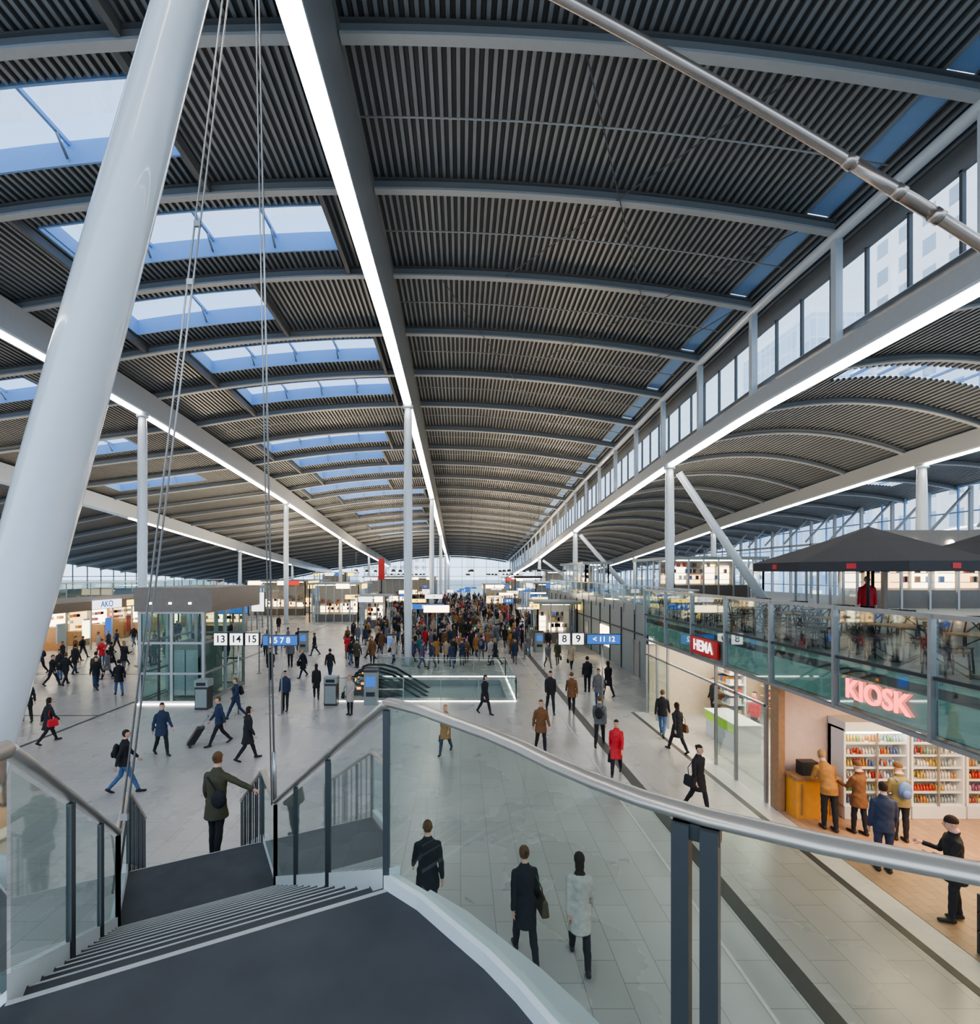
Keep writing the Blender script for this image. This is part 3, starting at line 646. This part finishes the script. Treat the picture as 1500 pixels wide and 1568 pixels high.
while ns<30:
    y=rs.uniform(36,110); x=rs.uniform(-.30,.22)*y*.8; x=max(-19,min(9.5,x)); wd=rs.uniform(.8,2.0); mm=rs.choice(['bluem','whitem','bluem','yel','bluem','warmhi','whitem'])
    if any(a-1.5<x<b_+1.5 and c-1<y<d_+1 for a,b_,c,d_ in PAV) or any(abs(x-a)<3 and abs(y-b_)<2.5 for a,b_ in SG_+[(-3.4,34),(-3.4,44),(-3.4,62),(-3.4,90)]): continue
    ns+=1; SG_.append((x,y)); sign(x-wd/2,x+wd/2,y,3.1+rs.uniform(0,.4),3.7,mm,rs.choice(['5 7','8 9','11','i','14','']) if mm!='warmhi' else '','whitem' if mm=='bluem' else 'black','direction_sign',ts=.3)
sign(-4.2,-1.4,44,2.95,3.45,'bluem','5  7  9','whitem','direction_sign',ts=.36)
e=empty('ticket_gate_row',(0,50,0)); s=MB()
for i in range(14): x=-7+i*1.05; s.box(x-.12,x+.12,-.9,.9,0,1.0,'steel'); s.box(x-.1,x+.1,-.92,-.9,.75,.9,'gem' if i%3 else 'oem'); s.box(x-.1,x+.1,-.8,.8,1.0,1.02,'dark')
s.obj('gates',e); s=MB(); s.box(-1.3,2.2,-1.4,-1.3,.0,.12,'pem'); s.obj('gate_floor_light',e)
pavilion('shop_pavilion',-18.5,-12.5,64,72,0,4.6); pavilion('shop_pavilion',-27,-21.8,50,59,0,4.4); pavilion('shop_pavilion',-17,-9.5,92,102,0,5.2)
pavilion('shop_pavilion',-30,-22,74,86,0,4.8); pavilion('shop_pavilion',9.5,12.8,66,80,0,4.6,'yel',4); pavilion('shop_pavilion',15,22,92,104,0,6.2); pavilion('shop_pavilion',9,12.6,104,114,0,5,n=4); pavilion('shop_pavilion',-12,-6,122,132,0,5)
pavilion('shop_pavilion',6.5,9.8,44,48,0,3.4,'warmhi',3); pavilion('shop_pavilion',-11,-8,56,61,0,3.4,'yel',3); pavilion('shop_pavilion',-28,-22,100,112,0,6); pavilion('shop_pavilion',4,8,86,92,0,4,n=3)
s=MB(); s.box(8.5,13,83,89,5.2,5.6,'dark'); 
for y in (84,86,88): s.box(8.6,12.9,y,y+.2,5.1,5.2,'coolem')
for x in (8.6,12.7): s.box(x,x+.15,83,83.15,0,5.2,'dark'); s.box(x,x+.15,88.8,88.95,0,5.2,'dark')
s.obj('canopy_kiosk'); s=MB(); s.box(-13.3,-12.3,84.5,84.7,5,8.4,'red'); s.box(-12.9,-12.7,84.5,84.7,0,5,'dark'); s.obj('red_banner')
def lamp(name,x,y,z,e,sx,sy,col,up=False):
    l=D.lights.new(name,'AREA'); l.energy=e; l.shape='RECTANGLE'; l.size=sx; l.size_y=sy; l.color=col; o=D.objects.new(name,l); o.location=(x,y,z); COL.objects.link(o)
    if up: o.rotation_euler=(math.pi,0,0)
lamp('shop_downlight',10.5,10,3.05,150,3,3,(1,.72,.48)); lamp('shop_downlight',10.5,18,3.05,190,3,4,(1,.86,.66))
WU=(1,.78,.52)
for x,y,z,e_ in ((-15.5,68,4.95,1400),(-24.3,54.5,4.75,1200),(-13,97,5.55,2000),(11.2,73,4.95,1300),(-26,80,5.15,1500),(19,42,7.4,500),(25,29,7.0,350),(-36,35,5.6,600),(8.2,46,3.75,600),(-9.5,58.5,3.75,1000),(6,89,4.35,1700)): lamp('added_roof_fill',x,y,z,e_,2.5,2.5,WU,True)  # added warm fill without fixtures, aimed up to brighten the roof underside

# ------------------------------------------------------------------ people
def V3(*a): return Vector(a)
HUM={}
def human(key,legs=((.42,.05),(-.30,.35)),lean=.04,coat='jacket',hair='short',arms=((-.35,.12,.25),(.35,.12,.35)),bag=None,fem=False):
    b=MB(); wsc=.9 if fem else 1.0
    pts=[]
    for sd,(th,kn) in zip((-1,1),legs):
        hp=V3(sd*.09,0,0); kp=hp+V3(0,math.sin(th),-math.cos(th))*.43; sh=th-kn; an=kp+V3(sd*-.01,math.sin(sh),-math.cos(sh))*.42; pts.append((hp,kp,an,sh))
    low=min(p[2].z for p in pts); zh=.085-low
    up=V3(0,0,zh); feet=[]
    for i,(hp,kp,an,sh) in enumerate(pts):
        hp=hp+up;kp=kp+up;an=an+up
        b.tube([hp+V3(0,0,.05),hp.lerp(kp,.35),kp,kp.lerp(an,.3),kp.lerp(an,.45),an],[.095,.087,.064,.065,.06,.047],0,10); b.ell(kp,.06,.064,.06,0)
        pitch=max(0,-sh-.12)*.9 if an.z>.1 or sh<-.2 else 0
        f=V3(0,math.cos(pitch),-math.sin(pitch)); dn=V3(0,-math.sin(pitch),-math.cos(pitch))
        heel=an+dn*.045-f*.05; toe=an+dn*.055+f*.17
        b.tube([heel-f*.02,heel,heel.lerp(toe,.5),toe,toe+f*.03],[.025,.04,.042,.038,.02],0,10,flat=.85); b.ell(an,.045,.05,.05,0)
        feet.append((heel,toe))
    def T(p):
        p=Vector(p); y,z=p.y,p.z-.93; c,s_=math.cos(lean),math.sin(lean); return V3(p.x,y*c+z*s_,zh+z*c-y*s_)
    hem={'jacket':.80,'coat':.58,'parka':.68}[coat]
    prof=[(hem,.205 if coat!='jacket' else .178,.168 if coat!='jacket' else .132,0),(hem+.1,.197 if coat!='jacket' else .18,.155 if coat!='jacket' else .135,0)]
    if coat!='jacket': prof+=[(.9,.178,.135,0)]
    prof+=[(1.04,.158,.122,.005),(1.18,.170,.13,.005),(1.30,.182,.135,0),(1.37,.178,.120,-.005),(1.42,.145,.10,-.01),(1.455,.10,.08,-.01),(1.50,.065,.065,-.005),(1.55,.055,.058,0)]
    rings=[]
    for z,rx,ry,yo in prof:
        rr=[]
        for j in range(18):
            a=2*math.pi*j/18; q=V3(rx*wsc*math.cos(a),ry*math.sin(a)+yo,z)
            if z<.9: 
                q=V3(q.x,q.y*(1+ (abs(legs[0][0])+abs(legs[1][0]))*.35*(.9-z)/.3),z); rr.append(V3(q.x,q.y,q.z+zh-.93))
            else: rr.append(T(q))
        rings.append(rr)
    b.loft(rings,0)
    hands=[]
    for sd,(swg,ab,el) in zip((-1,1),arms):
        sh=V3(sd*.172*wsc,-.005,1.365); e_=sh+V3(sd*math.sin(ab),math.sin(swg)*math.cos(ab),-math.cos(swg)*math.cos(ab))*.28
        a2=swg+el; wr=e_+V3(sd*math.sin(ab*.9-.05),math.sin(a2)*math.cos(ab),-math.cos(a2)*math.cos(ab))*.25
        sh,e_,wr=T(sh),T(e_),T(wr); dr=(wr-e_).normalized()
        b.ell(sh,.060,.064,.060,0); b.ell(e_,.05,.05,.05,0)
        b.tube([T((sd*.08*wsc,-.005,1.405)),sh,sh.lerp(e_,.5),e_,e_.lerp(wr,.5),wr],[.045,.062,.058,.051,.047,.038],0,10)
        b.tube([wr-dr*.02,wr+dr*.03,wr+dr*.085],[.024,.036,.032],0,8,flat=.55); hands.append((wr,wr+dr*.085,dr,sd))
    Hc=T((0,.02,1.645)); rt=Matrix.Rotation(-lean*.6,3,'X')
    b.ell(Hc,.076,.094,.112,0,14,10); b.ell(Hc+rt@V3(0,.03,-.055),.055,.06,.062,0); b.tube([T((0,-.01,1.45)),Hc+V3(0,-.01,-.03)],[.06,.052],0,10)
    if hair=='short': b.ell(Hc+rt@V3(0,-.014,.022),.083,.096,.104,0,14,10)
    if hair in('long',): b.ell(Hc+rt@V3(0,-.018,.02),.088,.098,.107,0,14,10); b.ell(Hc+rt@V3(0,-.055,-.08),.076,.05,.125,0)
    if hair=='bun': b.ell(Hc+rt@V3(0,-.016,.022),.084,.097,.105,0,14,10); b.ell(Hc+rt@V3(0,-.11,.05),.04,.04,.04,0)
    if hair=='hat': b.ell(Hc+rt@V3(0,-.01,.045),.09,.104,.10,0,14,10); b.ell(Hc+rt@V3(0,-.05,-.12),.1,.08,.06,0)
    b.ell(T((0,-.015,1.47)),.088,.082,.045,0)
    me=b.mesh('tmp'); o=D.objects.new('tmp',me); COL.objects.link(o)
    md=o.modifiers.new('r','REMESH'); md.mode='VOXEL'; md.voxel_size=.013
    m2=o.modifiers.new('s','SMOOTH'); m2.iterations=5; m2.factor=.5
    dg=bpy.context.evaluated_depsgraph_get(); ev=D.meshes.new_from_object(o.evaluated_get(dg))
    nv=len(ev.vertices); co_=np.empty(nv*3); ev.vertices.foreach_get('co',co_); co_=co_.reshape(-1,3)
    F=[tuple(p.vertices) for p in ev.polygons]
    nrm=np.empty(nv*3); ev.vertices.foreach_get('normal',nrm); nrm=nrm.reshape(-1,3)
    body=co_[:,2]<1.40
    wv=np.sin(co_[:,2]*38+co_[:,0]*22+np.sin(co_[:,1]*30)*1.3)*.5+np.sin(co_[:,2]*17-co_[:,0]*31+co_[:,1]*19)*.5
    co_=co_+nrm*(wv*.0045*body*(co_[:,2]>.12))[:,None]
    C_=np.array([co_[list(f)].mean(0) for f in F])
    D.objects.remove(o); 
    mi=np.where(C_[:,2]>hem+zh-.93+.012,0,1)
    for h0,h1 in feet:
        h0,h1=np.array(h0),np.array(h1); t=np.clip(((C_-h0)@(h1-h0))/((h1-h0)@(h1-h0)),0,1); d=np.linalg.norm(C_-(h0+t[:,None]*(h1-h0)),axis=1); mi[(d<.072)&(C_[:,2]<.25)]=2
    for wr,pe,dr,sd in hands:
        a=np.array(wr);q=np.array(pe);t=np.clip(((C_-a)@(q-a))/((q-a)@(q-a)),-.2,1.3); d=np.linalg.norm(C_-(a+t[:,None]*(q-a)),axis=1); mi[(d<.048)&(((C_-a)@np.array(dr))>0)]=3
    L=(C_-np.array(Hc))@np.array(rt)
    hd=(np.linalg.norm(L*[1,1,.8],axis=1)<.145)&(L[:,2]>-.125); mi[hd]=3
    if hair=='hat': hr=hd&(L[:,2]>.025)
    elif hair=='long': hr=((L[:,2]>.052)|(L[:,1]<.02))&(L[:,2]>-.2)&(L[:,1]<.1)&(np.abs(L[:,0])<.092)&((L[:,2]>-.1)|(L[:,1]<-.06))&((hd)|(L[:,1]<-.06))
    else: hr=hd&((L[:,2]>.055)|((L[:,1]<-.0)&(L[:,2]>-.06)))
    mi[hr]=4
    f=MB(); f.v=[tuple(x) for x in co_]; f.f=F; f.m=[int(x) for x in mi]; f.sm=[True]*len(F)
    P=lambda x,y,z: Hc+rt@V3(x,y,z)
    f.tube([P(0,.088,.018),P(0,.115,-.022),P(0,.092,-.034)],[.008,.014,.010],3,6)
    for sd in (-1,1):
        f.ell(P(sd*.030,.086,.012),.012,.006,.006,6,6,4); f.tube([P(sd*.045,.082,.03),P(sd*.018,.094,.032)],.004,4,4)
        if hair!='long': f.ell(P(sd*.082,-.002,-.005),.010,.018,.028,3,8,5)
    f.ell(P(0,.090,-.055),.022,.006,.006,7,8,4)
    for wr,pe,dr,sd in hands:
        a=dr.cross(V3(1,0,0)); a=a.normalized() if a.length>.1 else V3(0,1,0); inn=a.cross(dr).normalized(); inn=inn if inn.x*sd<0 else -inn
        for i,(o_,ln) in enumerate(((.027,.062),(.009,.072),(-.009,.067),(-.026,.052))):
            p0=pe+a*o_-dr*.01; p1=p0+dr*ln*.5+inn*.006; p2=p1+dr*ln*.4+inn*.022; f.tube([p0,p1,p2],[.009,.0085,.006],3,6)
        p0=wr+dr*.03+a*.03; f.tube([p0,p0+a*.025+dr*.03,p0+a*.028+dr*.06+inn*.012],[.011,.010,.007],3,6)
    if bag=='backpack':
        f.ell(T((0,-.20,1.20)),.14,.085,.20,5,12,8); f.ell(T((0,-.27,1.12)),.10,.05,.10,5,10,6)
        for sd in (-1,1): f.tube([T((sd*.10,-.14,1.37)),T((sd*.11,.0,1.45)),T((sd*.12,.125,1.32)),T((sd*.14,.08,1.08))],.016,5,6)
    if bag=='shoulder':
        f.tube([T((.12*wsc,0,1.445)),T((.24,.09,1.15)),T((.27,.05,.98))],.011,5,6); f.tube([T((.12*wsc,-.01,1.445)),T((.24,-.12,1.15)),T((.27,-.06,.98))],.011,5,6)
        c=T((.28,0,.85)); f.loft([[c+V3(x*q,y*r_,z) for x,y in ((-.05,-.17),(.05,-.17),(.06,.17),(-.06,.17))] for z,q,r_ in ((-.14,.9,.8),(-.10,1.2,1),(.10,.8,.9),(.14,.3,.8))],5,True,False)
    if bag=='sling':
        f.tube([T((-.10,-.13,1.38)),T((0,-.155,1.28)),T((.14,-.15,1.12))],.012,5,6)
        c=T((.15,-.17,1.05)); f.ell(c,.14,.07,.15,5,12,8)
    if bag=='hand':
        wr,pe,dr,sd=hands[1]; c=pe+V3(0,0,-.22); f.tube([c+V3(0,-.08,.08),pe+V3(0,-.02,.0),pe+V3(0,.02,0),c+V3(0,.08,.08)],.008,5,6)
        f.loft([[c+V3(x*q,y*r_,z) for x,y in ((-.05,-.15),(.05,-.15),(.05,.15),(-.05,.15))] for z,q,r_ in ((-.15,.9,1),(-.10,1.1,1.05),(.08,.8,.85),(.10,.4,.8))],5,True,False)
    ms=f.mesh('person_'+key)
    for i in range(8): ms.materials.append(None)
    HUM[key]=ms
walkA=((.42,.04),(-.28,.42)); walkB=((-.25,.45),(.44,.05)); st0=((.03,.03),(-.03,.02))
human('wj',walkA); human('wjb',walkB,arms=((.4,.12,.4),(-.35,.12,.2)),bag='backpack')
human('wc',walkA,coat='coat',hair='long',bag='shoulder',fem=True,arms=((-.3,.1,.2),(.25,.3,.5)))
human('wc2',walkB,coat='coat',hair='bun',fem=True,arms=((.35,.1,.4),(-.3,.12,.15)),bag='hand')
human('sj',st0,arms=((.05,.12,.2),(.1,.12,.3)),lean=.02); human('sc',st0,coat='coat',hair='long',fem=True,arms=((.1,.1,1.2),(.05,.12,.2)),lean=.02,bag='shoulder')
human('sp',((.12,.08),(-.1,.05)),coat='parka',hair='hat',arms=((.5,.1,1.3),(.45,.1,1.4)),bag=None)
human('wp',((.3,.03),(-.2,.35)),coat='parka',hair='short',arms=((.3,.15,.5),(-.25,.15,.2)))
human('rail',((.1,.15),(-.12,.05)),coat='parka',hair='bun',fem=False,arms=((.1,.16,.5),(.25,1.12,.2)),lean=.05,bag='sling')
human('lean',((.05,.02),(-.12,.02)),coat='jacket',arms=((.6,.2,.9),(.6,.2,.9)),lean=.4)
human('back',((.04,.02),(-.05,.02)),coat='jacket',hair='hat',arms=((.3,.12,.7),(.3,.12,.8)),lean=.12,bag='backpack')
human('wl',((.34,.04),(-.26,.38)),coat='coat',hair='long',fem=True,arms=((-.2,.08,.15),(.2,.12,.3)),bag=None)
human('wb',((.30,.04),(-.24,.36)),coat='coat',hair='bun',fem=True,arms=((-.2,.12,.15),(.15,.16,.3)),bag='shoulder')
CL={}
def cm(c,r=.85):
    k=tuple(c)
    if k not in CL: CL[k]=mat('cloth_%d'%len(CL),c,r,noise=.3,nscale=14)
    return CL[k]
SK=[mat('skin_light',(.58,.36,.27),.5,noise=.06),mat('skin_tan',(.40,.23,.16),.5,noise=.06)]
EYE=mat('eye_dark',(.02,.015,.012),.2); LIP=mat('lips',(.35,.12,.10),.5)
BK=(.020,.020,.024);NV=(.028,.042,.085);GY=(.14,.14,.15);LG=(.38,.35,.32);OL=(.065,.062,.036);BR=(.17,.08,.035);RD=(.55,.02,.03);JN=(.07,.13,.26);BG=(.42,.32,.22);TL=(.04,.15,.17);CA=(.34,.17,.05)
HB=(.03,.018,.012);HR=(.13,.065,.03);HY=(.36,.22,.10)
def person(key,x,y,z=0,rz=0,coat=BK,tr=BK,hair=HB,bag=BK,h=1.75,shoe=(.02,.018,.016),sk=0):
    o=D.objects.new('pedestrian',HUM[key]); COL.objects.link(o); o.location=(x,y,z); o.rotation_euler[2]=rz; s_=h/1.75; o.scale=(s_,s_,s_)
    ms=[cm(coat),cm(tr),cm(shoe,.5),SK[sk],cm(hair),cm(bag,.6),EYE,LIP]
    for i,m in enumerate(ms): o.material_slots[i].link='OBJECT'; o.material_slots[i].material=m
    return o
pi=math.pi
o=person('rail',-4.03,8.62,1.31,-.15,OL,BK,HR,BK,1.72); o.name='woman_on_stairs'
person('wb',1.0,8.14,0,.15,BK,BK,HR,(.08,.06,.03),1.76); person('wl',1.83,8.04,0,-.1,(.46,.42,.37),BK,HB,BK,1.72); person('wp',-.56,8.9,0,.1,BK,NV,HR,BK,1.80)
for a in [('wjb',-9.2,14.3,-1.2,BK,JN,HB,BK,1.78),('wp',-9.9,17.3,-2.2,NV,BK,HB,BK,1.75),('wj',-8.45,18.3,pi-.9,NV,BK,HR,BK,1.75),('wl',-6.84,16.8,-1.0,BK,BK,HB,BK,1.75),
 ('wjb',-9.27,21.6,2.3,NV,NV,HR,BK,1.75),('wc',-14.6,18.5,-.4,BK,BK,HB,RD,1.65),('wp',-17.5,21.1,.9,BK,BK,HB,BK,1.74),('wj',-21.8,27.9,-1.5,BK,BK,HB,BK,1.7),('wjb',-18.9,27.1,-2.2,BK,NV,HB,BK,1.75),
 ('wp',-16.8,25.7,.8,BK,JN,HB,GY,1.78),('wj',-26.4,35.8,-1.5,BR,BK,HB,BK,1.75),('wl',-20,29.6,1.6,GY,BK,HB,BK,1.7),('sj',-7.65,22.8,pi,NV,BK,HB,BK,1.75),('wp',-10.8,29.7,pi,BK,BK,HB,BK,1.8),
 ('wl',-6.9,25,.3,BK,BK,HB,BK,1.7),('sc',-4.7,22.2,pi-.3,LG,BK,HY,BK,1.68),('wj',-7.4,29.6,0,BK,NV,HB,BK,1.8),('sp',-6.6,33.3,pi,OL,BK,HB,BK,1.8),('wc',-9.1,30.2,2.6,BK,BK,HY,BK,1.7),
 ('wl',1.03,22.3,-2.4,BK,BK,HB,BK,1.7),('wc2',-.5,17.5,pi-.3,CA,NV,HY,BK,1.68),('wj',3.88,22.6,pi,BK,BK,HB,BK,1.85),('wp',4.8,22.6,-.2,BR,BK,HR,BK,1.75),('wp',2.7,17.6,pi+.1,BR,BK,HR,BK,1.78),
 ('wjb',4.84,18.2,-.4,GY,BK,HR,BK,1.8),('wc2',4.65,15.6,pi-.4,RD,BK,HB,BK,1.7),('wp',6.2,23.5,2.9,GY,JN,HB,BK,1.75),('wl',7.2,25.5,.3,BK,BK,HB,BK,1.75),('sj',6.4,26.4,0,BK,BK,HB,BK,1.8),
 ('wj',7.45,19.3,-.5,BK,JN,HR,BK,1.75),('wc',7.3,17.6,.3,BK,BK,HB,BR,1.7),('wb',6.0,13.2,pi+.4,BK,BK,HB,BK,1.7),
 ('lean',8.6,12.2,-.1,CA,BK,HY,BK,1.82),('sp',9.15,12.0,.2,BR,BK,HR,BK,1.65),('sj',8.5,10.5,-.3,NV,NV,HB,BK,1.78),('back',9.85,11.7,-.2,(.24,.20,.09),BK,HR,(.12,.2,.42),1.7),('sp',8.5,9.0,1.2,BK,BK,HB,BK,1.78),
 ('sj',10.7,19,-1.2+pi,RD,BK,HB,BK,1.7),('sj',10.4,21.5,pi/2,BK,BK,HR,BK,1.7),('wc2',7.0,33,pi,BG,BK,HR,BK,1.7)]:
    k,x,y,rz,c,t,hh,bg_,ht=a
    person(k,x,y,0.012 if (8<x<14 and y<13.3) else 0,rz,c,t,hh,bg_,ht)
person('sj',12.6,16.2,4.2,2.5,RD,BK,HB,BK,1.7)
s=MB(); s.hexa([(-.2,-.12,.1),(.2,-.12,.1),(.2,.12,.1),(-.2,.12,.1),(-.2,.2,.62),(.2,.2,.62),(.2,.44,.62),(-.2,.44,.62)],'black')
for x in (-.17,.17): s.tube([(x-.02,-.02,.05),(x+.02,-.02,.05)],.05,'dark',10)
for x in (-.12,.12): s.tube([(x,.3,.6),(x,.55,1.0)],.01,'steel',6)
s.tube([(-.12,.55,1.0),(.12,.55,1.0)],.015,'black',6); s.obj('trolley_suitcase',loc=(-9.35,18.1,0),rz=-1.1)
pal=[BK,BK,NV,GY,OL,BR,BK,NV,TL,LG,BK,BG,BK,CA,GY,(.1,.07,.16),NV,RD,BK,BR,BK,GY]; rp_=random.Random(21); keys=['wj','wjb','wc','wc2','sj','sc','sp','wp','wl','wb']
occ=[(-3.4,34),(-3.4,62),(-3.4,90),(-20.7,34),(-20.7,62),(-20.7,90),(-1.5,44),(3.2,47),(-5,38),(6,40),(-12,40),(-10.8,29.7),(7,33),(-9.1,30.2),(-20,29.6),(-9.3,21.6),(-7.6,22.8),(-8.45,18.3),(-9.4,18.1),(-21.8,27.9),(-18.9,27.1),(-16.8,25.7),(-17.5,21.1)]+SG_
def crowd(n,xf,ya,yb):
    c=0;tr=0
    while c<n and tr<9000:
        tr+=1; y=1/rp_.uniform(1/yb,1/ya); x=xf(y)
        if any(abs(x-a)<.52 and abs(y-b_)<.58 for a,b_ in occ) or (48.3<y<51.7) or (HX0-2<x<HX1+1 and y<31.2): continue
        if (x>9 and y>22) or any(a-.6<x<b_+.6 and c_-.8<y<d_+.6 for a,b_,c_,d_ in PAV): continue
        if -15.5<x<-10.8 and 22<y<31.8: continue
        occ.append((x,y)); person(rp_.choice(keys),x,y,0,rp_.choice([0,pi,0,pi,rp_.uniform(0,6.28)])+rp_.uniform(-.4,.4),rp_.choice(pal),rp_.choice([BK,BK,NV,JN,GY]),rp_.choice([HB,HB,HR,HY]),rp_.choice([BK,BR,GY,BK]),rp_.uniform(1.62,1.86),sk=rp_.choice([0,0,1])); c+=1
crowd(190,lambda y: rp_.gauss(-1.0,4.6) ,33,120); crowd(40,lambda y: rp_.uniform(-27,-12),30,55); crowd(270,lambda y: rp_.uniform(-10,8),44,125); crowd(8,lambda y: rp_.uniform(-26,-16),20,30)
SC.view_settings.view_transform='AgX'
SC.view_settings.look='AgX - Medium High Contrast'
SC.view_settings.exposure=0.32
print('objects',len(D.objects))
